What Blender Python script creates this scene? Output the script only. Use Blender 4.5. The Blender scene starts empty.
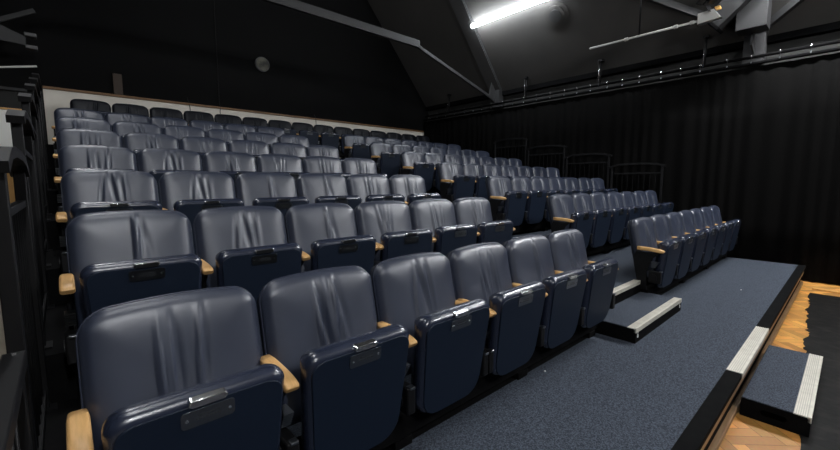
import bpy, bmesh, math, random
from mathutils import Vector, Matrix
random.seed(7)
scn = bpy.context.scene
COL = scn.collection
PI = math.pi

# ------------------------------------------------------------------ dimensions
ZF = -0.85          # carpeted front platform (z = 0 is the top of the front row's backs)
D, RISE = 0.9399, 0.2265
S = 0.52            # seat spacing
Z0 = -1.12          # hall floor
TX0, TX1 = -0.20, 8.04   # the raked tiers' ends
CURX = 8.12
BACKY = 7.32
KROOF = 1.17
EAVE_X, EAVE_Z = 8.30, 2.55
RIDGE_X = 3.65

def tread(k): return ZF + RISE*(k-1)
def front(k): return (k-2)*D - 0.10

# ------------------------------------------------------------------ materials
def mat(name, base, rough=0.5, metal=0.0, noise=None, bump=None, emit=None, estr=0, spec=0.5, coat=0.0):
    m = bpy.data.materials.new(name); m.use_nodes = True
    nt = m.node_tree; b = nt.nodes['Principled BSDF']
    b.inputs['Base Color'].default_value = (*base, 1)
    b.inputs['Roughness'].default_value = rough
    b.inputs['Metallic'].default_value = metal
    b.inputs['Specular IOR Level'].default_value = spec
    b.inputs['Coat Weight'].default_value = coat
    if noise or bump:
        tc = nt.nodes.new('ShaderNodeTexCoord')
    if noise:
        sc, c2, lo, hi = noise[:4]
        mp = nt.nodes.new('ShaderNodeMapping')
        if len(noise) > 4: mp.inputs['Scale'].default_value = noise[4]
        n = nt.nodes.new('ShaderNodeTexNoise'); n.inputs['Scale'].default_value = sc; n.inputs['Detail'].default_value = 4
        r = nt.nodes.new('ShaderNodeValToRGB')
        r.color_ramp.elements[0].position = lo; r.color_ramp.elements[1].position = hi
        r.color_ramp.elements[0].color = (*base, 1); r.color_ramp.elements[1].color = (*c2, 1)
        nt.links.new(tc.outputs['Object'], mp.inputs['Vector']); nt.links.new(mp.outputs['Vector'], n.inputs['Vector'])
        nt.links.new(n.outputs['Fac'], r.inputs['Fac']); nt.links.new(r.outputs['Color'], b.inputs['Base Color'])
    if bump:
        sc, st, dist = bump
        n2 = nt.nodes.new('ShaderNodeTexNoise'); n2.inputs['Scale'].default_value = sc; n2.inputs['Detail'].default_value = 3
        bp = nt.nodes.new('ShaderNodeBump'); bp.inputs['Strength'].default_value = st; bp.inputs['Distance'].default_value = dist
        nt.links.new(tc.outputs['Object'], n2.inputs['Vector']); nt.links.new(n2.outputs['Fac'], bp.inputs['Height'])
        nt.links.new(bp.outputs['Normal'], b.inputs['Normal'])
    if emit:
        b.inputs['Emission Color'].default_value = (*emit, 1); b.inputs['Emission Strength'].default_value = estr
    return m

M = {}
M['leather'] = mat('navy_leather', (0.0205, 0.0265, 0.046), 0.40, noise=(5, (0.027, 0.034, 0.056), .4, .65), bump=(420, .06, .001), spec=0.8)
M['panleather'] = mat('navy_pan_leather', (0.014, 0.019, 0.036), 0.26, noise=(5, (0.018, 0.023, 0.042), .4, .65), bump=(420, .05, .001), spec=0.7)
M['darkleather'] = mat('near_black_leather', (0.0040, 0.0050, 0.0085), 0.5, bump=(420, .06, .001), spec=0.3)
M['groove'] = mat('nosing_groove', (0.40, 0.385, 0.34), 0.6, 0.2)
M['panel'] = mat('navy_shaded_panel', (0.0030, 0.0085, 0.021), 0.55, bump=(300, .04, .001), spec=0.35)  # shade on the pan's underside put into a darker navy
M['shell'] = mat('seat_back_shell', (0.006, 0.009, 0.016), 0.5)
M['piping'] = mat('seam_piping', (0.030, 0.036, 0.058), 0.35)
M['beech'] = mat('oiled_beech', (0.74, 0.44, 0.18), 0.36, noise=(9, (0.60, 0.34, 0.12), .35, .7, (14, 1.2, 14)), spec=0.4)
M['black'] = mat('black_steel', (0.0045, 0.0045, 0.005), 0.5, spec=0.22)
M['blackmatt'] = mat('black_paint', (0.003, 0.003, 0.0033), 0.9, noise=(14, (0.005, 0.005, 0.005), .4, .7), spec=0.06)
M['chrome'] = mat('polished_metal', (0.80, 0.80, 0.80), 0.22, 1.0)
M['plate'] = mat('grey_plate', (0.22, 0.235, 0.25), 0.28, 1.0)
M['ink'] = mat('engraving', (0.03, 0.033, 0.036), 0.6)
M['alu'] = mat('ribbed_aluminium', (0.62, 0.59, 0.51), 0.45, 0.3, noise=(18, (0.50, 0.47, 0.40), .4, .75))
M['carpet'] = mat('blue_carpet', (0.027, 0.033, 0.044), 0.95, noise=(130, (0.090, 0.104, 0.130), .36, .68), bump=(260, .7, .006), spec=0.1)
M['wood'] = mat('brown_board', (0.24, 0.145, 0.07), 0.5, noise=(5, (0.17, 0.085, 0.03), .4, .7, (1, 14, 14)))
M['capwood'] = mat('wooden_capping', (0.20, 0.10, 0.035), 0.55, noise=(5, (0.14, 0.07, 0.025), .4, .7, (1, 10, 10)))
M['doorwood'] = mat('honey_wood_panel', (0.62, 0.34, 0.10), 0.5, noise=(4, (0.50, 0.26, 0.07), .4, .7, (12, 12, 1)))
M['offwhite'] = mat('off_white_plaster', (0.78, 0.73, 0.64), 0.85, noise=(3, (0.68, 0.63, 0.55), .4, .7))
M['board'] = mat('white_board', (0.86, 0.85, 0.80), 0.6)
M['wallblack'] = mat('black_painted_wall', (0.0026, 0.0026, 0.0027), 0.9, noise=(2, (0.0036, 0.0036, 0.0036), .4, .7), spec=0.2)
M['wallgrey'] = mat('dark_grey_wall', (0.030, 0.030, 0.029), 0.85, noise=(2, (0.024, 0.024, 0.023), .4, .7), spec=0.2)
M['ceil'] = mat('charcoal_ceiling', (0.060, 0.057, 0.053), 0.8, noise=(1.2, (0.050, 0.048, 0.045), .35, .7), spec=0.25)
M['steelgrey'] = mat('charcoal_girder', (0.030, 0.030, 0.031), 0.65, noise=(5, (0.024, 0.024, 0.024), .4, .7))
M['curtain'] = mat('black_wool_curtain', (0.0026, 0.0025, 0.0024), 1.0, noise=(25, (0.0036, 0.0035, 0.0034), .4, .7), spec=0.05)
M['whitepaint'] = mat('white_conduit', (0.62, 0.61, 0.57), 0.4)
M['greyconduit'] = mat('grey_white_pipe', (0.40, 0.40, 0.38), 0.4)
M['dance'] = mat('black_dance_vinyl', (0.005, 0.0047, 0.0044), 0.65, noise=(9, (0.017, 0.0155, 0.0135), .45, .75), bump=(14, .35, .01), spec=0.12)
M['tube'] = mat('fluorescent_tube', (0.9, 0.9, 0.9), 0.4, emit=(0.88, 0.94, 1.0), estr=80)
M['tube2'] = mat('fluorescent_unseen_tube', (0.9, 0.9, 0.9), 0.4, emit=(0.95, 0.97, 1.0), estr=500)  # single unseen tubes, made brighter than the visible one to light the seats
M['tube3'] = mat('fluorescent_fill_tube', (0.9, 0.9, 0.9), 0.4, emit=(0.95, 0.97, 1.0), estr=85)  # weak unseen tubes added to even out the light on the opposite slope
M['fix'] = mat('white_fitting', (0.55, 0.55, 0.55), 0.5)
M['clock'] = mat('stained_cream_plastic', (0.15, 0.145, 0.11), 0.7, noise=(9, (0.05, 0.05, 0.045), .4, .62))
M['clockrim'] = mat('grey_rim', (0.09, 0.09, 0.09), 0.5)
M['white'] = mat('white_lettering', (0.75, 0.75, 0.72), 0.6)
M['orange'] = mat('amber_plastic', (0.75, 0.42, 0.10), 0.5)
M['darkpost'] = mat('dark_stained_post', (0.035, 0.018, 0.007), 0.6)
M['girderlight'] = mat('pale_charcoal_flange', (0.058, 0.057, 0.056), 0.6)
M['duct'] = mat('dark_duct_metal', (0.011, 0.011, 0.0115), 0.6)
M['slot'] = mat('slot_black', (0.001, 0.001, 0.001), 1.0, spec=0.0)
M['greyblock'] = mat('grey_block', (0.10, 0.10, 0.10), 0.6)
M['paleply'] = mat('pale_floor_beyond', (0.36, 0.31, 0.24), 0.7, noise=(3, (0.30, 0.26, 0.20), .4, .7))
M['bluefloor'] = M['carpet']
# parquet, coloured block by block through a colour attribute
pm = bpy.data.materials.new('oak_parquet'); pm.use_nodes = True
nt = pm.node_tree; b = nt.nodes['Principled BSDF']; b.inputs['Roughness'].default_value = 0.42; b.inputs['Specular IOR Level'].default_value = 0.4
at_ = nt.nodes.new('ShaderNodeAttribute'); at_.attribute_name = 'block'
tc = nt.nodes.new('ShaderNodeTexCoord'); nz = nt.nodes.new('ShaderNodeTexNoise'); nz.inputs['Scale'].default_value = 38; nz.inputs['Detail'].default_value = 5
mx = nt.nodes.new('ShaderNodeMix'); mx.data_type = 'RGBA'; mx.blend_type = 'MULTIPLY'; mx.inputs[0].default_value = 0.35
nt.links.new(tc.outputs['Object'], nz.inputs['Vector']); nt.links.new(at_.outputs['Color'], mx.inputs[6]); nt.links.new(nz.outputs['Color'], mx.inputs[7])
nt.links.new(mx.outputs[2], b.inputs['Base Color'])
M['parquet'] = pm

# ------------------------------------------------------------------ geometry helpers
class MB:
    def __init__(s): s.bm = bmesh.new(); s.mats = []
    def mi(s, m):
        if m not in s.mats: s.mats.append(m)
        return s.mats.index(m)
    def box(s, x0, x1, y0, y1, z0, z1, m, bev=0.0, M4=None):
        i = s.mi(m)
        vs = [s.bm.verts.new((x, y, z)) for x in (x0, x1) for y in (y0, y1) for z in (z0, z1)]
        fs = []
        for q in ((0,1,3,2), (4,6,7,5), (0,4,5,1), (2,3,7,6), (0,2,6,4), (1,5,7,3)):
            f = s.bm.faces.new([vs[a] for a in q]); f.material_index = i; fs.append(f)
        if bev:
            es = list({e for f in fs for e in f.edges})
            r = bmesh.ops.bevel(s.bm, geom=es, offset=bev, segments=2, affect='EDGES', profile=0.6)
            for f in r['faces']: f.material_index = i; f.smooth = True
            vs = list({v for f in r['faces'] for v in f.verts} | {v for v in vs if v.is_valid})
        if M4 is not None: bmesh.ops.transform(s.bm, matrix=M4, verts=[v for v in vs if v.is_valid])
        return s
    def tube(s, pts, r, m, n=10, cap=True, closed=False, sq=None):
        i = s.mi(m); P = [Vector(p) for p in pts]; rings = []
        up = Vector((0, 0, 1))
        for k, p in enumerate(P):
            a = P[k-1] if (k > 0 or closed) else p; c = P[(k+1) % len(P)] if (k < len(P)-1 or closed) else p
            t = (c-a).normalized()
            u = up if abs(t.dot(up)) < 0.95 else Vector((0, 1, 0))
            e1 = t.cross(u).normalized(); e2 = e1.cross(t).normalized()
            ring = []
            if sq:
                w, h = sq
                offs = [(-w, -h), (w, -h), (w, h), (-w, h)]
            else: offs = [(r*math.cos(2*PI*j/n), r*math.sin(2*PI*j/n)) for j in range(n)]
            for (ox, oy) in offs: ring.append(s.bm.verts.new(p + e1*ox + e2*oy))
            rings.append(ring)
        L = len(rings); nn = len(rings[0])
        for k in range(L if closed else L-1):
            A, B = rings[k], rings[(k+1) % L]
            for j in range(nn):
                f = s.bm.faces.new((A[j], A[(j+1) % nn], B[(j+1) % nn], B[j])); f.material_index = i; f.smooth = not sq
        if cap and not closed:
            for R_ in (rings[0][::-1], rings[-1]):
                f = s.bm.faces.new(R_); f.material_index = i
        return s
    def prism(s, poly, axis, a0, a1, m, bev=0.0):
        """poly: 2-D outline in the two other axes; extruded along axis from a0 to a1"""
        i = s.mi(m)
        def mk(p, a):
            if axis == 'x': return (a, p[0], p[1])
            if axis == 'y': return (p[0], a, p[1])
            return (p[0], p[1], a)
        A = [s.bm.verts.new(mk(p, a0)) for p in poly]; B = [s.bm.verts.new(mk(p, a1)) for p in poly]
        fs = [s.bm.faces.new(A[::-1]), s.bm.faces.new(B)]
        n = len(poly)
        for k in range(n): fs.append(s.bm.faces.new((A[k], A[(k+1) % n], B[(k+1) % n], B[k])))
        for f in fs: f.material_index = i
        if bev:
            es = [e for f in fs[:2] for e in f.edges]
            r = bmesh.ops.bevel(s.bm, geom=es, offset=bev, segments=2, affect='EDGES', profile=0.6)
            for f in r['faces']: f.material_index = i; f.smooth = True
        return s
    def disc(s, c, r, h, axis, m, n=28):
        pts = [(math.cos(2*PI*k/n)*r, math.sin(2*PI*k/n)*r) for k in range(n)]
        ax = {'x': (c[1], c[2]), 'y': (c[0], c[2]), 'z': (c[0], c[1])}[axis]
        a = {'x': c[0], 'y': c[1], 'z': c[2]}[axis]
        return s.prism([(ax[0]+p[0], ax[1]+p[1]) for p in pts], axis, a, a+h, m)
    def mesh(s, name, smooth_angle=None):
        bmesh.ops.recalc_face_normals(s.bm, faces=s.bm.faces)
        me = bpy.data.meshes.new(name); s.bm.to_mesh(me); s.bm.free()
        for m in s.mats: me.materials.append(m)
        return me
    def build(s, name, parent=None, loc=None):
        return link(name, s.mesh(name), parent, loc)

def link(name, data, parent=None, loc=None):
    o = bpy.data.objects.new(name, data); COL.objects.link(o)
    if parent is not None: o.parent = parent
    if loc is not None: o.location = loc
    return o
def thing(name, label, cat, loc=(0, 0, 0), group=None):
    o = link(name, None, None, loc); o.empty_display_size = 0.1
    return tag(o, label, cat, group)
def tag(o, label, cat, group=None, kind=None):
    o['label'] = label; o['category'] = cat
    if group: o['group'] = group
    if kind: o['kind'] = kind
    return o
def struct(o): o['kind'] = 'structure'; return o
def copy_tree(o, parent=None):
    c = o.copy(); COL.objects.link(c); c.parent = parent
    for ch in o.children: copy_tree(ch, c)
    return c

# ------------------------------------------------------------------ theatre seat (origin: floor under the middle of its back's top edge)
SW = 0.252     # half width of the back
def outline_top(x, hw, top, r, arch):
    a = arch*(1-(x/hw)**2)
    ax = abs(x); d = ax-(hw-r)
    drop = 0 if d <= 0 else r-math.sqrt(max(r*r-d*d, 0))
    return top-arch+a-drop
TILT = math.radians(13)
def back_mesh(seed):
    rng = random.Random(seed)
    bm = bmesh.new()
    hw, r, arch = SW, 0.075, 0.018
    H = 0.56
    us = []
    NX = 72
    for k in range(NX+1):
        t = -1+2*k/NX; us.append(math.copysign(1-(1-abs(t))**1.45, t) if t else 0.0)
    NV = 30
    cre = []
    for _ in range(rng.choice((3, 4, 5))):
        cre.append((rng.uniform(-0.07, 0.07), rng.uniform(-.16, .16), rng.uniform(.007, .012), rng.uniform(.008, .019)*rng.choice((1, 1, -1)), rng.uniform(.15, .27)))
    T = 0.052
    def front_y(x, z, zt, zb):
        e = min(hw-abs(x), zt-z, z-zb)
        e = max(e, 0)
        # rounded rim with a soft bolster, then the padded field
        rr = 0.032
        rim = rr*math.sqrt(max(0, 1-(1-min(e/rr, 1))**2))
        field = (T-rr)*(1-math.exp(-max(e-0.012, 0)/0.045))
        lum = 0.012*math.exp(-((z+0.40)/0.12)**2)*(1-(x/hw)**2)
        v = rim+field+lum
        for (cx, sl, w, am, zc) in cre:
            xx = x-(cx+sl*(z+0.25))
            f = math.exp(-((z+zc)/0.13)**2)*min(1, e/0.06)
            v += am*f*(math.exp(-(xx/w)**2)-0.55*math.exp(-((xx-2.1*w)/(1.2*w))**2))
        return -v
    F, Bk = [], []
    for u in us:
        x = u*hw; zt = outline_top(x, hw, 0.0, r, arch); zb = -H+0.0
        cf, cb = [], []
        for j in range(NV+1):
            t = j/NV; t = 0.5-0.5*math.cos(PI*t)
            z = zb+(zt-zb)*t
            taper = 1-0.05*max(0, (-z-0.25)/0.31)
            cf.append(bm.verts.new((x*taper, front_y(x, z, zt, zb), z)))
        F.append(cf)
    for i in range(NX):
        for j in range(NV):
            f = bm.faces.new((F[i][j], F[i+1][j], F[i+1][j+1], F[i][j+1])); f.smooth = True
    # rim to a rear edge
    loop = [F[i][NV] for i in range(NX+1)] + [F[NX][j] for j in range(NV-1, -1, -1)] + [F[i][0] for i in range(NX-1, -1, -1)] + [F[0][j] for j in range(1, NV)]
    rear = [bm.verts.new((v.co.x*0.985, 0.035, v.co.z-(0.003 if v.co.z > -0.3 else -0.003))) for v in loop]
    n = len(loop)
    for k in range(n):
        f = bm.faces.new((loop[k], loop[(k+1) % n], rear[(k+1) % n], rear[k])); f.smooth = True
    bm.faces.new(rear)
    bmesh.ops.remove_doubles(bm, verts=bm.verts, dist=1e-5)
    Mx = Matrix.Translation((0, 0.020, 0.836)) @ Matrix.Rotation(-TILT, 4, 'X')
    bmesh.ops.transform(bm, matrix=Mx, verts=bm.verts)
    bmesh.ops.recalc_face_normals(bm, faces=bm.faces)
    me = bpy.data.meshes.new('backrest'); bm.to_mesh(me); bm.free(); me.materials.append(M['leather'])
    return me
def back_local(): return Matrix.Translation((0, 0.020, 0.836)) @ Matrix.Rotation(-TILT, 4, 'X')

def piping_mesh():
    mb = MB(); pts = []
    for k in range(25):
        t = -1+2*k/24; x = math.copysign(1-(1-abs(t))**1.6, t)*SW if t else 0
        pts.append((x, -0.002, outline_top(x, SW, 0.001, .075, .018)))
    pts = [(-SW-0.001, -0.002, -0.5), (-SW-.001, -.002, -.3)]+pts+[(SW+.001, -.002, -.3), (SW+.001, -.002, -.5)]
    mb.tube(pts, 0.0032, M['piping'], 6)
    bmesh.ops.transform(mb.bm, matrix=back_local(), verts=mb.bm.verts)
    return mb.mesh('piping')
def shell_mesh():
    mb = MB(); hw = SW-0.006
    poly = [(-hw, -0.54), (hw, -0.54)]
    for k in range(17):
        x = hw-2*hw*k/16; poly.append((x, outline_top(x, hw, -0.006, .07, .016)))
    poly[2] = (hw, -0.08); poly[-1] = (-hw, -0.08)
    mb.prism(poly, 'y', 0.036, 0.056, M['shell'], 0.006)
    bmesh.ops.transform(mb.bm, matrix=back_local(), verts=mb.bm.verts)
    return mb.mesh('back_shell')

PW = 0.231     # half width of the folded pan
PTOP, PBOT = 0.636, 0.150
def pan_frame():   # local frame of the folded pan: -y is its underside, tilted so the lower end tucks back
    return Matrix.Translation((0.004, -0.288, PTOP)) @ Matrix.Rotation(math.radians(7.5), 4, 'X')
def pan_half_w(z):   # z measured down from the pan's top
    t = z/(PTOP-PBOT)
    return PW*(1-0.10*t)
def pan_mesh():
    bm = bmesh.new(); H = PTOP-PBOT
    NX, NV = 30, 30; grid = {1: [], -1: []}
    for side in (1, -1):
        for i in range(NX+1):
            t = -1+2*i/NX; u = math.copysign(1-(1-abs(t))**1.8, t) if t else 0.0
            col = []
            for j in range(NV+1):
                q = 0.5-0.5*math.cos(PI*j/NV)
                x0 = u*PW
                r1, r2 = 0.055, 0.12
                ax = abs(x0); zt = 0.0; zb = -H
                d = ax-(PW-r1); zt -= 0 if d <= 0 else r1-math.sqrt(max(r1*r1-d*d, 0))
                d = ax-(PW-r2); zb += 0 if d <= 0 else (r2-math.sqrt(max(r2*r2-d*d, 0)))*0.8
                z = zb+(zt-zb)*q
                zt2 = zt; 
                e = max(0, min(PW-ax, zt2-z, z-zb))
                if side > 0:   # underside, faces the viewer
                    rr = 0.034; y = -rr*math.sqrt(max(0, 1-(1-min(e/rr, 1))**2))-0.002*min(1, e/.05)
                else:          # the seat cushion side
                    rr = 0.055; y = rr*math.sqrt(max(0, 1-(1-min(e/rr, 1))**2))+0.02*(1-math.exp(-e/.06))
                col.append(bm.verts.new((x0*(1-0.10*(-z/H)), y, z)))
            grid[side].append(col)
    for side in (1, -1):
        g = grid[side]
        for i in range(NX):
            for j in range(NV):
                f = bm.faces.new((g[i][j], g[i+1][j], g[i+1][j+1], g[i][j+1])); f.smooth = True
    bmesh.ops.remove_doubles(bm, verts=bm.verts, dist=1e-4)
    bmesh.ops.transform(bm, matrix=pan_frame(), verts=bm.verts)
    bmesh.ops.recalc_face_normals(bm, faces=bm.faces)
    me = bpy.data.meshes.new('seat_pan'); bm.to_mesh(me); bm.free(); me.materials.append(M['panleather'])
    return me
def underside_mesh():
    mb = MB(); H = PTOP-PBOT; poly = []
    a, bq = 0.026, 0.020
    hw = PW-bq
    def arc(cx, cz, r, a0, a1, n=7):
        for k in range(n+1):
            t = a0+(a1-a0)*k/n; poly.append((cx+r*math.cos(t), cz+r*math.sin(t)))
    arc(hw-.045, -a-.045, .045, 0, PI/2); arc(-hw+.045, -a-.045, .045, PI/2, PI)
    hb = hw*0.90
    arc(-hb+.09, -H+.10, .09, PI, 1.5*PI); arc(hb-.09, -H+.10, .09, 1.5*PI, 2*PI)
    mb.prism(poly, 'y', -0.0395, -0.030, M['panel'], 0.004)
    bmesh.ops.transform(mb.bm, matrix=pan_frame(), verts=mb.bm.verts)
    return mb.mesh('underside_panel')
def rr_poly(cx, cz, w, h, r, n=5):
    p = []
    for (sx, sz, a0) in ((1, 1, 0), (-1, 1, PI/2), (-1, -1, PI), (1, -1, 1.5*PI)):
        for k in range(n+1):
            t = a0+PI/2*k/n; p.append((cx+sx*(w/2-r)+r*math.cos(t), cz+sz*(h/2-r)+r*math.sin(t)))
    return p
def handle_mesh():
    mb = MB()
    mb.prism(rr_poly(0.0, -0.017, 0.098, 0.019, 0.009), 'y', -0.046, -0.012, M['chrome'], 0.004)
    bmesh.ops.transform(mb.bm, matrix=pan_frame(), verts=mb.bm.verts); return mb.mesh('handle')
def plate_mesh():
    mb = MB()
    mb.prism(rr_poly(0.0, -0.062, 0.135, 0.050, 0.010), 'y', -0.0425, -0.0385, M['plate'], 0.001)
    for (w, z) in ((0.052, -0.055), (0.064, -0.065)):
        x = -w/2
        rng = random.Random(int(w*1e4))
        while x < w/2:
            l = rng.uniform(.004, .010); mb.box(x, x+l, -0.0429, -0.0424, z-.0018, z+.0018, M['ink']); x += l+.0025
    bmesh.ops.transform(mb.bm, matrix=pan_frame(), verts=mb.bm.verts); return mb.mesh('number_plate')
def screws_mesh(sx):
    mb = MB(); mb.disc((sx*0.054, -0.0442, -0.062), 0.0042, 0.0025, 'y', M['chrome'], 10)
    bmesh.ops.transform(mb.bm, matrix=pan_frame(), verts=mb.bm.verts); return mb.mesh('screw')
def arm_mesh(x, w):
    mb = MB(); bm = mb.bm; i = mb.mi(M['beech'])
    # path in y-z: level run, then the front dips; rounded-rectangle sections
    path = [(-0.060, 0.572, .034), (-0.10, 0.572, .036), (-0.15, 0.571, .036), (-0.205, 0.568, .036), (-0.25, 0.563, .035), (-0.275, 0.558, .033), (-0.293, 0.551, .030), (-0.302, 0.543, .025)]
    rings = []
    for k, (y, z, h) in enumerate(path):
        a = path[max(k-1, 0)]; c = path[min(k+1, len(path)-1)]
        ty, tz = c[0]-a[0], c[1]-a[1]; L = math.hypot(ty, tz); ny, nz = tz/L, -ty/L
        if nz < 0: ny, nz = -ny, -nz
        ww = w*(0.90 if k in (0, len(path)-1) else 1.0)
        ring = []
        for (px, pz) in rr_poly(0, 0, ww, h, 0.010, 3):
            ring.append(bm.verts.new((x+px, y+ny*(pz-h/2), z+nz*(pz-h/2))))
        rings.append(ring)
    n = len(rings[0])
    for k in range(len(rings)-1):
        for j in range(n):
            f = bm.faces.new((rings[k][j], rings[k][(j+1) % n], rings[k+1][(j+1) % n], rings[k+1][j])); f.smooth = True
    bm.faces.new(rings[0][::-1]); bm.faces.new(rings[-1])
    return mb.mesh('armrest')
def standard_mesh(x, w):
    mb = MB(); w = w*0.30
    poly = [(-0.265, 0.524), (-0.05, 0.522), (-0.02, 0.46), (-0.055, 0.30), (-0.085, 0.146), (-0.16, 0.146), (-0.15, 0.33), (-0.20, 0.47)]
    mb.prism(poly, 'x', x-w/2, x+w/2, M['black'], 0.003)
    return mb.mesh('side_standard')
def hinge_mesh(x, w):
    mb = MB(); w = w*0.9
    mb.box(x-w/2, x+w/2, -0.285, -0.175, 0.225, 0.345, M['black'], 0.008)
    mb.disc((x-w/2-.006, -0.22, 0.28), 0.035, w+.012, 'x', M['black'], 16)
    return mb.mesh('hinge_box')
def clip_mesh(x, w):
    mb = MB(); mb.box(x-.012, x+.016, -0.292, -0.262, 0.338, 0.349, M['plate'], 0.003); return mb.mesh('hinge_clip')
def louvre_mesh(x, w):
    mb = MB()
    for k in range(6): mb.box(x-.018, x+.018, -0.258+.006*k, -0.190, 0.43-.011*k, 0.434-.011*k, M['plate'])
    return mb.mesh('louvre')

backs = [back_mesh(s) for s in (3, 11, 24, 31, 47, 58, 63, 71)]
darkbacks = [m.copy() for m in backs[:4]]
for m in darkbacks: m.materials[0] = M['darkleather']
shell, pipe, pan, under, hand, plat = shell_mesh(), piping_mesh(), pan_mesh(), underside_mesh(), handle_mesh(), plate_mesh()
scr = [screws_mesh(-1), screws_mesh(1)]
SIDE = {}
for key, x, w in (('L', -S/2-.004, .050), ('R', S/2-.004, .050), ('Ln', -S/2+.019, .042), ('Rn', S/2-.027, .042)):
    SIDE[key] = (arm_mesh(x, w), standard_mesh(x, w), hinge_mesh(x, w), clip_mesh(x, w), louvre_mesh(x, w))

def seat_proto(sides):
    t = link('theatre_seat', None); t.empty_display_size = .1
    b = link('backrest', backs[0], t); link('piping', pipe, b)
    link('back_shell', shell, t)
    p = link('seat_pan', pan, t)
    link('underside_panel', under, p); link('handle', hand, p); link('number_plate', plat, p)
    for q in scr: link('screw', q, p)
    for k in sides:
        a, s_, h, c, l = SIDE[k]
        link('armrest', a, t); st = link('side_standard', s_, t); link('louvre', l, st)
        hb = link('hinge_box', h, t); link('hinge_clip', c, hb)
    return t
PROTO = {}
def place_seat(sides, x, y, z, label, group, var, pool=None):
    if sides not in PROTO: o = PROTO[sides] = seat_proto(sides)
    else: o = copy_tree(PROTO[sides])
    o.location = (x, y, z); tag(o, label, 'seat', group)
    for ch in o.children:
        if ch.name.startswith('backrest'): ch.data = (pool or backs)[var % len(pool or backs)]
    return o

ORD = ['first', 'second', 'third', 'fourth', 'fifth', 'sixth', 'seventh', 'eighth', 'ninth', 'tenth', 'eleventh', 'twelfth', 'thirteenth', 'fourteenth', 'fifteenth']
ROWN = {1: 'front', 2: 'second', 3: 'third', 4: 'fourth', 5: 'fifth', 6: 'sixth', 7: 'seventh'}
XR = {1: 4.225, 2: 4.275, 3: 4.290, 4: 4.300, 5: 4.335, 6: 4.350, 7: 4.355}
SR = {1: .52, 2: .52, 3: .518, 4: .515, 5: .511, 6: .510, 7: .509}
X0 = -0.003
SEATS = []
vrng = random.Random(5)
for k in range(1, 8):
    y, z = (k-1)*D, tread(k)
    order = 'ground'
    for i in range(6):
        sides = ('L',) if i in (0, 1, 2, 4) else (('L', ) )
        if i == 2: sides = ('L', 'Rn')
        elif i == 3: sides = ('Ln',)
        elif i == 5: sides = ('L', 'R')
        n = 6-i
        place = {1: 'beside the aisle', 6: 'beside the black railings'}.get(n, ORD[n-1]+' from the aisle')
        lab = f'navy leather tip-up seat {place}, {ROWN[k]} row, block by the railings'
        SEATS.append(place_seat(sides, X0+S*(i+.5), y, z, lab, 'folded seats in the six-wide block', vrng.randrange(8)))
    for i in range(7):
        sides = ('L', 'R') if i == 6 else ('L',)
        place = {0: 'beside the aisle', 6: 'beside the black curtain'}.get(i, ORD[i]+' from the aisle')
        lab = f'navy leather tip-up seat {place}, {ROWN[k]} row, block by the curtain'
        SEATS.append(place_seat(sides, XR[k]+SR[k]*(i+.5), y, z, lab, 'folded seats in the seven-wide block', vrng.randrange(8)))
XB, YB, ZB = 0.194, 6.924, 1.699-0.85
for i in range(15):
    sides = ('L', 'R') if i == 14 else ('L',)
    place = {0: 'at the railings end', 14: 'at the curtain end', 7: 'exactly in the middle'}.get(i, f'{ORD[i]} from the railings end' if i < 7 else f'{ORD[14-i]} from the curtain end')
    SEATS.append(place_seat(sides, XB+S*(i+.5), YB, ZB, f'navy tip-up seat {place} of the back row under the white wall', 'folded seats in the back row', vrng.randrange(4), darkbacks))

# steel beams that carry each run of seats
def beam(x0, x1, y, z, label, group):
    t = thing('seat_beam', label, 'beam', ((x0+x1)/2, y, z), group)
    w = (x1-x0)/2
    MB().box(-w, w, -0.175, -0.105, 0.045, 0.145, M['blackmatt'], 0.004).build('rail', t)  # rail deepened in matt black to stand in for the shadow below the pans
    n = 4
    for q in range(n):
        x = -w+0.12+(2*w-0.24)*q/(n-1)
        MB().box(x-.05, x+.05, -0.180, -0.105, 0.0, 0.044, M['blackmatt'], .003).build('foot', t)
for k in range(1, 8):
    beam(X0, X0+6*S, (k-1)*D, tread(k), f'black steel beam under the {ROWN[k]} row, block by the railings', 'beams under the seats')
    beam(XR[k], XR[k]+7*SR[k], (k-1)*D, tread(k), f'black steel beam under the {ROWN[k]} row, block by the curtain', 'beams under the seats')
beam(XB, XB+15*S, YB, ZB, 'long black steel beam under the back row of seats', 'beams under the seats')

# ------------------------------------------------------------------ platform and raked tiers (setting)
AX0, AX1 = 3.20, 4.20
mb = MB()
mb.box(TX0, TX1-.14, -1.005, -0.10, Z0, ZF, M['blackmatt'])
mb.box(-.02, TX1-.14, -1.005, -0.30, ZF, ZF+.0012, M['carpet']); mb.box(-.02, TX1-.14, -0.30, -0.165, ZF, ZF+.0012, M['carpet'])
struct(mb.build('floor_platform'))
for k in range(2, 9):
    y0 = front(k); y1 = front(k+1) if k < 8 else BACKY
    z = tread(k) if k < 8 else ZB
    mb = MB(); mb.box(TX0, TX1, y0, y1, Z0, z, M['blackmatt']); mb.box(.02, TX1, y0+.002, y1, z, z+.001, M['carpet'])
    struct(mb.build('floor_tier'))
# black edge strip along the platform, in two runs either side of the metal nosing
for n, (x0, x1) in enumerate(((TX0, 3.09), (4.235, TX1-.14))):
    mb = MB(); mb.box(x0, x1, -1.085, -1.003, ZF-.030, ZF+.004, M['blackmatt'], .003); struct(mb.build('trim_%d' % (n+1)))
mb = MB(); mb.box(TX0, TX1-.14, -1.068, -1.006, ZF-.115, ZF-.032, M['wood']); struct(mb.build('trim_3'))
mb = MB(); mb.box(TX0, TX1-.14, -1.075, -1.006, Z0, Z0+.035, M['wood'], .003); struct(mb.build('trim_4'))
mb = MB(); mb.box(TX0, TX1-.14, -1.045, -1.006, Z0+.036, ZF-.116, M['blackmatt']); struct(mb.build('trim_5'))

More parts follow.
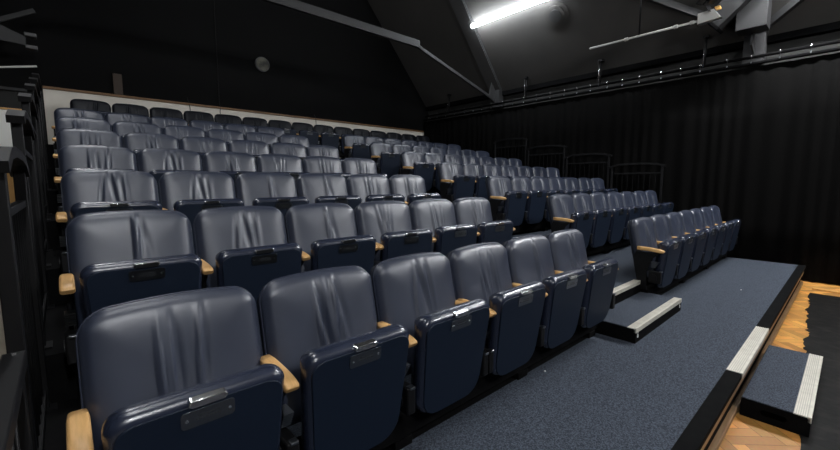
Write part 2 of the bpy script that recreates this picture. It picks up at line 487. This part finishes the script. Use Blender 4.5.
def nosing_mb(mb, x0, x1, y0, y1, z, lip=0.03):
    """ribbed aluminium stair nosing, front edge at y0"""
    mb.box(x0, x1, y0+.004, y1, z-.001, z+.003, M['groove'])
    n = 6; w = (y1-y0-.018)/n
    for k in range(n): mb.box(x0, x1, y0+.018+w*k, y0+.018+w*k+w*.62, z+.003, z+.0052, M['alu'])
    mb.box(x0, x1, y0-.003, y0+.014, z-lip, z+.006, M['alu'], .002)
    return mb
nosing_mb(MB(), 3.095, 4.23, -1.085, -1.003, ZF).build('nosing')
bpy.data.objects['nosing']
tag(bpy.data.objects['nosing'], 'ribbed aluminium nosing set in the black edge of the carpeted platform', 'stair nosing', 'aluminium stair nosings')

# ------------------------------------------------------------------ steps
def text_obj(name, s, size, loc, rot, m, parent):
    cu = bpy.data.curves.new(name, 'FONT'); cu.body = s; cu.size = size; cu.extrude = 0.0006; cu.align_x = 'CENTER'; cu.align_y = 'CENTER'
    cu.materials.append(m)
    dg = None
    tmp = bpy.data.objects.new('tmp', cu); COL.objects.link(tmp); bpy.context.view_layer.update()
    me = bpy.data.meshes.new_from_object(tmp.evaluated_get(bpy.context.evaluated_depsgraph_get()))
    bpy.data.objects.remove(tmp); me.materials.clear(); me.materials.append(m)
    o = bpy.data.objects.new(name, me); COL.objects.link(o); o.parent = parent; o.location = loc; o.rotation_euler = rot
    return o
def step_box(x0, x1, y0, y1, z0, z1, label, numbers=False, slot=False, nos=.062):
    t = thing('step_box', label, 'step', ((x0+x1)/2, (y0+y1)/2, z0), 'carpeted step boxes')
    w, d, h = (x1-x0)/2, (y1-y0)/2, z1-z0
    mb = MB(); mb.box(-w, w, -d, d, 0, h-.004, M['blackmatt'], .004)
    mb.build('box', t)
    if slot: MB().prism(rr_poly(0.0, h*.52, .12, .032, .015), 'x', -w-.0015, -w+.006, M['slot']).build('hand_slot', t)
    MB().box(-w+.006, w-.006, -d+nos, d-.004, h-.004, h+.001, M['carpet']).build('carpet_top', t)
    nosing_mb(MB(), -w, w, -d, -d+nos, h-.002).build('nosing', t)
    if numbers:
        for x in (-w+.045, w-.045): text_obj('number', '6', .062, (x, -d-.0015, h*.50), (PI/2, 0, 0), M['white'], t)
    return t
step_box(3.10, 4.25, -.455, -.104, ZF, ZF+.113, 'carpeted black step box with metal nosing on the platform at the aisle', numbers=True)
step_box(3.10, 4.30, -1.405, -1.088, Z0, -1.0, 'carpeted black step box with hand slot on the parquet floor', slot=True, nos=.075)
for k in range(2, 8):
    y1 = front(k+1)-.004
    z1 = tread(k)+ (RISE/2 if k < 7 else (ZB-tread(7))/2)
    step_box(AX0, AX1, y1-.31, y1, tread(k)+.002, z1, f'carpeted half step in the aisle at the {ROWN[k]} row')
for k in range(2, 9):
    z = tread(k) if k < 8 else ZB
    o = nosing_mb(MB(), AX0-.02, AX1, front(k)-.008, front(k)+.055, z+.001).build('nosing')
    tag(o, f'aluminium nosing across the aisle level with the {ROWN[k]} row' if k < 8 else 'aluminium nosing across the aisle at the back row', 'stair nosing', 'aluminium stair nosings')

for (x, y, lab) in ((2.21, -.229, 'tiny white scrap on the carpet in front of the front row'), (5.574, -.702, 'tiny pale scrap on the carpet beyond the aisle step box')):
    o = MB().prism([(-.006, -.004), (.005, -.005), (.007, .003), (-.003, .006)], 'z', 0, .003, M['white']).build('paper_scrap', None, (x, y, ZF+.0013)); tag(o, lab, 'scrap')
# ------------------------------------------------------------------ guard rails
def guard(X, y0, y1, z0, h, label, bars=9, arch=.05):
    t = thing('guard_rail', label, 'railing', (X, (y0+y1)/2, z0), 'black guard rails at the tier ends')
    d = (y1-y0)/2-.03
    zz = h
    pts = [(0, -d-.05, zz-.055), (0, -d*.75, zz-.012), (0, -d*.35, zz), (0, d*.35, zz), (0, d*.75, zz-.012), (0, d+.05, zz-.055)]
    MB().tube(pts, 0, M['black'], sq=(.028, .016)).build('top_rail', t)
    for s in (-1, 1):
        MB().box(-.018, .018, s*d-.018, s*d+.018, 0.0, zz-.045, M['black'], .003).build('post', t)
        MB().box(-.04, .04, s*d-.05, s*d+.05, 0.0, .008, M['black']).build('foot_plate', t)
    MB().box(-.012, .012, -d, d, zz-.19, zz-.165, M['black']).build('mid_rail', t)
    MB().box(-.012, .012, -d, d, .07, .095, M['black']).build('bottom_rail', t)
    for k in range(bars):
        y = -d+2*d*(k+1)/(bars+1)
        MB().tube([(0, y, .095), (0, y, zz-.19)], .0045, M['blackmatt'], 6).build('bar', t)
    return t
XL, XRT = -0.118, 8.000
for k in range(2, 8):
    guard(XL, front(k)+.11, front(k+1)+.01, tread(k)+.001, 1.07, f'black guard rail at the railings end of the {ROWN[k]} row tread', 8)
for k in range(3, 7):
    guard(XRT, front(k)+.005, front(k+1)-.005, tread(k)+.001, 1.10, f'black guard rail against the curtain at the {ROWN[k]} row tread', 8)
# low flat-topped guard beside the front row
t = thing('guard_rail', 'low flat-topped black guard rail beside the front row', 'railing', (XL+.003, -.52, ZF+.002), 'black guard rails at the tier ends')
MB().box(-.022, .022, -.46, .46, .73, .772, M['black'], .004).build('top_rail', t)
for y in (-.43, .39): MB().box(-.018, .018, y-.018, y+.018, 0, .73, M['black'], .003).build('post', t)
MB().box(-.012, .012, -.43, .39, .07, .095, M['black']).build('bottom_rail', t)
for k in range(8):
    y = -.43+.82*(k+1)/9
    MB().tube([(0, y, .095), (0, y, .73)], .006, M['black'], 6).build('bar', t)
MB().disc((0, .44, .772), .006, .004, 'z', M['chrome'], 10).build('screw', t)

# ------------------------------------------------------------------ hall floor: parquet herringbone
HX0, HX1, HY0 = -3.2, 8.6, -7.0
bm = bmesh.new(); ly = bm.loops.layers.color.new('block')
def quad(pts, c):
    vs = [bm.verts.new(p) for p in pts]; f = bm.faces.new(vs)
    for l in f.loops: l[ly] = (*c, 1)
    return f
prng = random.Random(3)
# ground slab
quad([(-.22, HY0, Z0-.004), (HX1, HY0, Z0-.004), (HX1, BACKY+.3, Z0-.004), (-.22, BACKY+.3, Z0-.004)], (.20, .11, .045))
W_, L_ = 0.075, 0.30
c45 = math.sqrt(.5)
N4 = int(L_/W_)
def addblock(u0, v0, du, dv):
    g = 0.0012
    P = [(u0+g, v0+g), (u0+du-g, v0+g), (u0+du-g, v0+dv-g), (u0+g, v0+dv-g)]
    Q = [((p[0]-p[1])*c45, (p[0]+p[1])*c45) for p in P]
    cx = sum(q[0] for q in Q)/4; cy = sum(q[1] for q in Q)/4
    if not (1.6 < cx < 8.15 and -2.6 < cy < -0.96): return
    s = prng.uniform(.78, 1.12); w = prng.uniform(-.04, .04)
    quad([(q[0], q[1], Z0) for q in Q], (.84*s, (.60+w*.5)*s, (.31+w*.3)*s))
for i in range(-120, 160):
    for j in range(-40, 40):
        # herringbone lattice: step (1,1)*W per course, (L,-L) between repeats
        u = i*W_+j*L_; v = i*W_-j*L_
        addblock(u, v, L_, W_)
        addblock(u-0*W_, v+W_, W_, L_) if True else None
me = bpy.data.meshes.new('floor'); bm.to_mesh(me); bm.free(); me.materials.append(M['parquet'])
struct(link('floor', me))

struct(MB().box(HX0, -.221, HY0, BACKY+.3, Z0-.1, Z0-.004, M['paleply']).build('floor_side'))
# black dance vinyl with a ragged torn edge
mb = MB(); bm = mb.bm; i0 = mb.mi(M['dance'])
rr = random.Random(12); edge = []
x = 1.5
while x < 7.35:
    base = -1.375+(x-2.9)*.046
    jag = rr.uniform(-.012, .012)+.018*math.sin(x*7.3)*math.sin(x*2.1)
    if rr.random() < .2: jag += rr.uniform(-.01, .045)
    edge.append((x, base+jag)); x += rr.uniform(.02, .075)
top = [bm.verts.new((a, b_, Z0+.0035)) for a, b_ in edge]
far = [bm.verts.new((a, -5.5, Z0+.0035)) for a, b_ in edge]
tb = [bm.verts.new((a, b_, Z0+.0004)) for a, b_ in edge]
for k in range(len(edge)-1):
    bm.faces.new((top[k], far[k], far[k+1], top[k+1])); bm.faces.new((tb[k], top[k], top[k+1], tb[k+1]))
o = mb.build('dance_mat'); tag(o, 'black vinyl floor covering with a torn ragged edge over the parquet', 'floor covering')

# a loose pale batten at the foot of the curtain
o = MB().box(-.055, .055, -.95, .0, 0, .02, M['doorwood'], .003, Matrix.Rotation(math.radians(-6), 4, 'Z')).build('wooden_batten', None, (7.62, -1.19, Z0+.001))
tag(o, 'pale wooden batten lying on the floor by the curtain foot', 'batten')

# ------------------------------------------------------------------ walls, roof
def gable(name, y0, y1, m):
    mb = MB(); zr = EAVE_Z+KROOF*(EAVE_X-RIDGE_X)
    mb.prism([(-1.0, Z0), (8.6, Z0), (8.6, EAVE_Z-.3), (EAVE_X, EAVE_Z), (RIDGE_X, zr), (-1.0, EAVE_Z)], 'y', y0, y1, m)
    return struct(mb.build(name))
gable('wall_back', BACKY+.02, BACKY+.2, M['wallblack'])
gable('wall_front', HY0-.2, HY0, M['wallgrey'])
struct(MB().box(8.34, 8.6, HY0, BACKY+.02, Z0, EAVE_Z, M['wallgrey']).build('wall_right'))
struct(MB().box(-1.25, -1.0, HY0, BACKY+.02, Z0, EAVE_Z, M['wallgrey']).build('wall_left'))
# pale dado along the back wall with wooden capping
struct(MB().box(-0.10, 8.3, BACKY-.012, BACKY+.02, Z0, 1.845, M['offwhite']).build('trim_6'))
struct(MB().box(-0.10, 8.3, BACKY-.035, BACKY+.02, 1.846, 1.885, M['capwood'], .003).build('trim_7'))
# beyond the railings the back wall's shadow is put into a grey colour, with a white board and a wooden panel
struct(MB().box(-1.0, -0.11, BACKY-.010, BACKY+.02, Z0, 1.80, M['wallgrey']).build('trim_8'))
struct(MB().box(-1.0, -0.11, BACKY-.06, BACKY-.011, 1.76, 1.80, M['steelgrey']).build('trim_9'))
t = thing('notice_board', 'white board with thin wooden top edge seen through the railings', 'board', (-.62, BACKY-.011, .70))
MB().box(-.36, .26, -.03, 0, 0.0, .76, M['board']).build('panel', t)
MB().box(-.36, .26, -.045, 0, .761, .79, M['doorwood'], .003).build('top_edge', t)
t = thing('cupboard', 'honey coloured wooden cupboard below the white board behind the railings', 'cupboard', (-.55, BACKY-.011, Z0))
MB().box(-.30, .20, -.03, 0, .70, 1.78, M['doorwood'], .003).build('door', t)
MB().box(-.30, .20, -.04, 0, .0, .695, M['board'], .003).build('kick_plate', t)

zr = EAVE_Z+KROOF*(EAVE_X-RIDGE_X)
mb = MB(); th = .12
mb.prism([(EAVE_X, EAVE_Z), (RIDGE_X, zr), (RIDGE_X, zr+th), (EAVE_X+.25, EAVE_Z-.15)], 'y', HY0, BACKY+.2, M['ceil'])
struct(mb.build('ceiling'))
mb = MB(); mb.prism([(2*RIDGE_X-EAVE_X, EAVE_Z), (RIDGE_X, zr), (RIDGE_X, zr+th), (2*RIDGE_X-EAVE_X-.35, EAVE_Z-.3)], 'y', HY0, BACKY+.2, M['ceil'])
struct(mb.build('ceiling'))
# dark eaves board where the slope meets the wall
struct(MB().box(8.24, 8.34, HY0, BACKY+.02, 2.50, 2.60, M['blackmatt']).build('trim_10'))

def roof_z(X): return EAVE_Z+KROOF*(EAVE_X-X) if X > RIDGE_X else EAVE_Z+KROOF*(X-(2*RIDGE_X-EAVE_X))
def slope_box(X0_, X1_, y0, y1, d0, d1, mb, m):
    """box running along the right slope between X0 and X1, hung between d0 and d1 under the roof plane"""
    L = math.hypot(1, KROOF); nx, nz = -KROOF/L, -1/L
    P = []
    for (X, d) in ((X0_, d0), (X1_, d0), (X1_, d1), (X0_, d1)):
        P.append((X+nx*d, roof_z(X)+nz*d))
    mb.prism(P, 'y', y0, y1, m)
def mirror_x(o):
    for v in o.data.vertices: v.co.x = 2*RIDGE_X-v.co.x
    o.data.flip_normals()
def bar(mb, a, b, w, h, m): mb.tube([a, b], 0, m, sq=(w/2, h/2))
def truss(Y, label, tie0=(8.20, 2.36)):
    t = thing('roof_truss', label, 'roof truss', (RIDGE_X, Y, 3.07), 'steel roof trusses')
    for side in (0, 1):
        def fx(p): return ((2*RIDGE_X-p[0]) if side else p[0], p[1], p[2])
        def add(name, mb):
            o = mb.build(name)
            if side: mirror_x(o)
            o.parent = t; o.matrix_parent_inverse = Matrix.Translation((-RIDGE_X, -Y, -3.07))
            return o
        mb = MB(); slope_box(8.20, RIDGE_X+.1, Y-.14, Y+.14, .005, .045, mb, M['steelgrey']); slope_box(8.20, RIDGE_X+.1, Y-.035, Y+.035, .045, .09, mb, M['steelgrey']); slope_box(8.20, RIDGE_X+.1, Y-.16, Y+.16, .09, .105, mb, M['girderlight'])
        add('rafter', mb)
        mb = MB(); bar(mb, (tie0[0], Y, tie0[1]), (5.56, Y, 3.10), .04, .06, M['steelgrey']); add('tie', mb)
        mb = MB(); bar(mb, (5.60, Y, 3.09), (RIDGE_X, Y, 3.09), .07, .03, M['duct']); bar(mb, (5.60, Y, 3.16), (RIDGE_X, Y, 3.16), .03, .12, M['duct']); add('bottom_chord', mb)
        mb = MB(); mb.box(8.10, 8.30, Y-.13, Y+.13, 2.20, 2.80, M['steelgrey'], .004)
        mb.prism([(7.86, 2.42), (8.18, 2.30), (8.18, 2.62), (7.98, 2.86)], 'y', Y-.012, Y+.012, M['steelgrey']); add('foot_bracket', mb)
    return t
truss(4.70, 'grey steel roof truss running above the middle of the seats')
truss(-.25, 'heavy grey steel roof truss footed above the front row', (7.30, 3.36))
def brace(Y, s, label):
    mb = MB(); n = 1
    pts = [(8.14, Y+s*.06, roof_z(8.14)-.06), (7.05, Y+s*2.15, roof_z(7.05)-.10)]
    mb.tube(pts, 0, M['duct'], sq=(.035, .05))
    tag(mb.build('roof_brace'), label, 'roof brace', 'diagonal roof braces')
brace(-.25, 1, 'diagonal steel roof brace rising behind the white pipe')
brace(-.25, -1, 'diagonal steel roof brace rising away from the white pipe')
# bracket with two grey blocks, at the far end over the railings
t = thing('wall_bracket', 'dark steel bracket with two grey blocks high over the railings', 'bracket', (-.23, 6.9, 2.43))
MB().tube([(-.80, 0, -.10), (.13, 0, .46)], 0, M['steelgrey'], sq=(.02, .03)).build('arm', t)
MB().prism([(-.70, -.02), (-.12, -.05), (.0, -.06), (.01, .06), (-.14, .12), (-.30, .20)], 'y', -.012, .012, M['steelgrey']).build('gusset', t)
for z in (.092, -.085): MB().box(-.005, .125, -.06, .06, z-.025, z+.025, M['greyblock'], .008).build('block', t)

# ------------------------------------------------------------------ curtain and its rail
mb = MB(); bm = mb.bm; ic = mb.mi(M['curtain'])
NY = 620; ztop = 2.14; zbot = Z0+.02
cr = random.Random(9); ph = 0; cols = []
for k in range(NY+1):
    y = -6.6+(BACKY-.05+6.6)*k/NY
    ph += (6.6+BACKY)/NY*2*PI/0.20*(1+.35*math.sin(k*.11))
    a = .016*math.sin(ph)+.010*math.sin(ph*.37+1)
    cols.append([bm.verts.new((CURX+a*(1-.45*q/4), y, zbot+(ztop-zbot)*q/4)) for q in range(5)])
for k in range(NY):
    for q in range(4):
        f = bm.faces.new((cols[k][q], cols[k+1][q], cols[k+1][q+1], cols[k][q+1])); f.smooth = True
o = mb.build('stage_curtain'); sm = o.modifiers.new('thick', 'SOLIDIFY'); sm.thickness = .004
tag(o, 'black pleated stage curtain hanging along the far side wall', 'curtain')
t = thing('curtain_rail', 'black twin-pipe curtain rail with small metal hooks along the wall', 'curtain rail', (CURX-.02, 0, 2.24))
MB().tube([(0, -6.6, 0.045), (0, 7.2, .045)], .022, M['blackmatt'], 10).build('upper_pipe', t)
MB().tube([(-.03, -6.6, -.06), (-.03, 7.2, -.06)], .026, M['blackmatt'], 10).build('lower_pipe', t)
y = -1.9
hk = 0
while y < 7.0:
    w = MB(); w.box(-.064, -.048, y-.011, y+.011, .045, .072, M['chrome'], .003); w.box(-.060, -.050, y-.004, y+.004, -.03, .05, M['black']); w.box(-.066, -.05, y-.008, y+.008, -.055, -.03, M['plate'], .002)
    w.build('hook', t); y += cr.choice((.30, .33, .36, .28))
for y in (6.23, 3.80, 2.10, .37, -1.3):
    top = roof_z(CURX-.02)-2.24-.02
    h = MB().tube([(0, y, .06), (0, y, top)], .011, M['black'], 8).tube([(-.035, y+.02, .0), (-.035, y+.02, top-.05)], .006, M['chrome'], 6)
    h.box(-.05, .05, y-.04, y+.04, top-.03, top, M['black']).build('hanger', t)

# ------------------------------------------------------------------ fluorescent tubes
def tube_light(X, y0, y1, label, drop=.16, glow='tube2'):
    L = math.hypot(1, KROOF); s = 1 if X > RIDGE_X else -1
    z = roof_z(X)
    t = thing('fluorescent_light', label, 'lamp', (X, (y0+y1)/2, z), 'fluorescent ceiling lights')
    nx, nz = -s*KROOF/L, -1/L; h = (y1-y0)/2
    MB().box(-.012, .012, -h, h, -.004, .036, M['steelgrey'], .004, Matrix.Translation((nx*.035, 0, nz*.035)) @ Matrix.Rotation(s*math.atan(KROOF), 4, 'Y')).build('batten', t)
    c = (nx*(drop-.05), nz*(drop-.05))
    for e in (-h, h): MB().box(c[0]-.02, c[0]+.02, e-.012, e+.012, c[1]-.02, c[1]+.075, M['fix'], .004).build('end_cap', t)
    MB().tube([(c[0], -h+.012, c[1]), (c[0], h-.012, c[1])], .040, M[glow], 16).build('glowing_tube', t)
    return t
TX = 7.143
tube_light(TX, 2.64, 4.57, 'lit fluorescent tube on the sloping ceiling', glow='tube')
tube_light(TX, -2.1, -.3, 'lit fluorescent tube on the ceiling slope over the platform edge')
for X in (TX, 2*RIDGE_X-TX):
    tube_light(X, -5.9, -4.1, 'lit fluorescent tube on the ceiling slope out over the stage')
for (a, b_) in ((-1.0, .8), (2.64, 4.57)):
    tube_light(2*RIDGE_X-TX, a, b_, 'unseen dim fluorescent tube added on the ceiling slope over the railings', glow='tube3')

# ceiling disc beside the tube
def on_slope(X, Y, d=0.0):
    L = math.hypot(1, KROOF)
    return Matrix.Translation((X-KROOF/L*d, Y, roof_z(X)-1/L*d)) @ Matrix.Rotation(math.atan(KROOF), 4, 'Y')
t = thing('ceiling_vent', 'round dark vent disc on the ceiling slope beside the lit tube', 'vent', on_slope(7.40, 2.72).translation)
for nm, r, d0, m in (('rim', .27, .012, 'ceil'), ('inner_ring', .19, .03, 'ceil'), ('cap', .12, .045, 'steelgrey')):
    mb = MB(); mb.disc((0, 0, -d0-.001), r, d0, 'z', M[m], 36)
    bmesh.ops.transform(mb.bm, matrix=Matrix.Rotation(math.atan(KROOF), 4, 'Y'), verts=mb.bm.verts); mb.build(nm, t)

# ------------------------------------------------------------------ white lighting bar with its end box and rod
PX, PZ = 7.08, 2.70
t = thing('lighting_bar', 'white pipe hung under the ceiling with a white end box', 'pipe', (PX, 1.0, PZ))
MB().tube([(0, .86, .0), (0, -.80, .0)], .017, M['whitepaint'], 12).build('pipe', t)
for y in (.26, -.45, -.66): MB().disc((0, y-.03, 0), .028, .05, 'y', M['whitepaint'], 12).build('coupler', t)
MB().tube([(0, .06, .0), (0, .06, roof_z(PX)-PZ-.005)], .013, M['black'], 8).build('drop_rod', t)
MB().prism([(-.74, -.06), (-1.02, -.03), (-.93, .10), (-.74, .09)], 'x', -.05, .05, M['whitepaint'], .004).build('end_box', t)
MB().box(-.052, .052, -1.00, -.94, .10, .125, M['orange'], .003).build('cable_gland', t)

# stage lantern beside the end box
t = thing('stage_lantern', 'black stage lantern with open shutters beside the truss foot', 'stage light', (7.0, .12, 3.02), 'stage lanterns by the truss foot'); t.scale = (.65, .65, .65)
R_ = Matrix.Rotation(math.radians(-130), 4, 'X') @ Matrix.Rotation(math.radians(12), 4, 'Y')
def P_(mb): bmesh.ops.transform(mb.bm, matrix=R_, verts=mb.bm.verts); return mb
P_(MB().box(-.12, .12, -.16, .16, -.12, .12, M['blackmatt'], .02)).build('body', t)
P_(MB().box(-.14, .14, .165, .185, -.14, .14, M['black'], .004)).build('front_frame', t)
for s in (-1, 1):
    P_(MB().box(-.13, .13, .19, .36, s*.145-.004, s*.145+.004, M['black'], 0, Matrix.Rotation(s*.25, 4, 'X'))).build('shutter', t)
P_(MB().tube([(-.15, 0, 0), (-.15, 0, .26), (.15, 0, .26), (.15, 0, 0)], 0, M['black'], sq=(.018, .004))).build('yoke', t)
for k in (-.05, .05): P_(MB().disc((-.126, k, .05), .012, .008, 'x', M['chrome'], 10)).build('screw', t)
MB().tube([(.1, .30, .18), (.1, .30, (roof_z(7.07)-3.02-.02)/.65)], .014, M['black'], 8).build('hanging_pole', t)
# big dark ventilation trunk over the truss foot
t = thing('ventilation_duct', 'dark square-section duct slanting down beside the truss foot', 'duct', (7.62, .12, 2.84))
MB().box(-.12, .12, -.13, .13, -.10, .80, M['duct'], .005, Matrix.Rotation(math.radians(48), 4, 'X')).build('trunk', t)
MB().box(-.14, .14, -.15, .15, -.13, -.09, M['blackmatt'], .004, Matrix.Rotation(math.radians(48), 4, 'X')).build('end_flange', t)
MB().box(.02, .34, -.56, -.20, -.24, .26, M['duct'], .006).build('junction', t)

# ------------------------------------------------------------------ back wall fittings
t = thing('wall_vent', 'round stained cream cover on the black wall above the back row', 'wall vent', (3.40, BACKY+.019, 2.89))
MB().disc((0, -.045, 0), .15, .045, 'y', M['clockrim'], 32).build('rim', t)
MB().disc((0.005, -.052, 0), .132, .006, 'y', M['clock'], 32).build('cover', t)
o = MB().box(.80, .93, BACKY-.02, BACKY+.018, 1.89, 2.24, M['darkpost'], .004).build('wooden_post'); tag(o, 'short brown post on the black wall above the wooden capping', 'post')
for (x, z0, z1, lab) in ((2.50, 1.62, 4.0, 'long thin cable hanging down the black wall to the back row'), (1.96, 1.66, 2.0, 'short cable crossing the wooden capping above the back row'), (4.62, 1.62, 1.98, 'short cable over the capping near the middle of the back row')):
    dx = -.03 if z1 < 3 else 0
    o = MB().tube([(x+dx, BACKY-.0, z1), (x+dx, BACKY-.0, 1.95), (x+dx*.6, BACKY-.044, 1.90), (x+dx*.4, BACKY-.042, 1.84), (x, BACKY-.020, 1.80), (x, BACKY-.019, z0)], .006, M['wallgrey'], 6).build('cable'); tag(o, lab, 'cable', 'cables down the back wall')
# white pipe crossing at far end over the railings
o = MB().tube([(-1.0, 6.9, 1.90), (-.135, 6.9, 2.09)], .014, M['whitepaint'], 10).build('pipe'); tag(o, 'thin pale pipe crossing above the railings at the back', 'pipe')

# ------------------------------------------------------------------ world, camera
w = bpy.data.worlds.new('World'); scn.world = w; w.use_nodes = True
w.node_tree.nodes['Background'].inputs[0].default_value = (0.02, 0.02, 0.022, 1); w.node_tree.nodes['Background'].inputs[1].default_value = 0.3
cam = bpy.data.cameras.new('camera'); co = bpy.data.objects.new('camera', cam); COL.objects.link(co)
cam.sensor_width = 36; cam.lens = 393.0*36/840; cam.clip_start = .02; cam.clip_end = 60
yaw, pitch, roll = 0.7374, -0.107, -0.001
f = Vector((math.sin(yaw)*math.cos(pitch), math.cos(yaw)*math.cos(pitch), math.sin(pitch)))
r0 = Vector((math.cos(yaw), -math.sin(yaw), 0)); u0 = r0.cross(f)
rv = math.cos(roll)*r0+math.sin(roll)*u0; uv = -math.sin(roll)*r0+math.cos(roll)*u0
mw = Matrix(((rv.x, uv.x, -f.x, 0.0049), (rv.y, uv.y, -f.y, -1.4687), (rv.z, uv.z, -f.z, 0.3516), (0, 0, 0, 1)))
co.matrix_world = mw
scn.camera = co
vs = scn.view_settings
vs.view_transform = 'Standard'; vs.look = 'None'; vs.exposure = 0.0; vs.gamma = 1.0; vs.use_curve_mapping = False
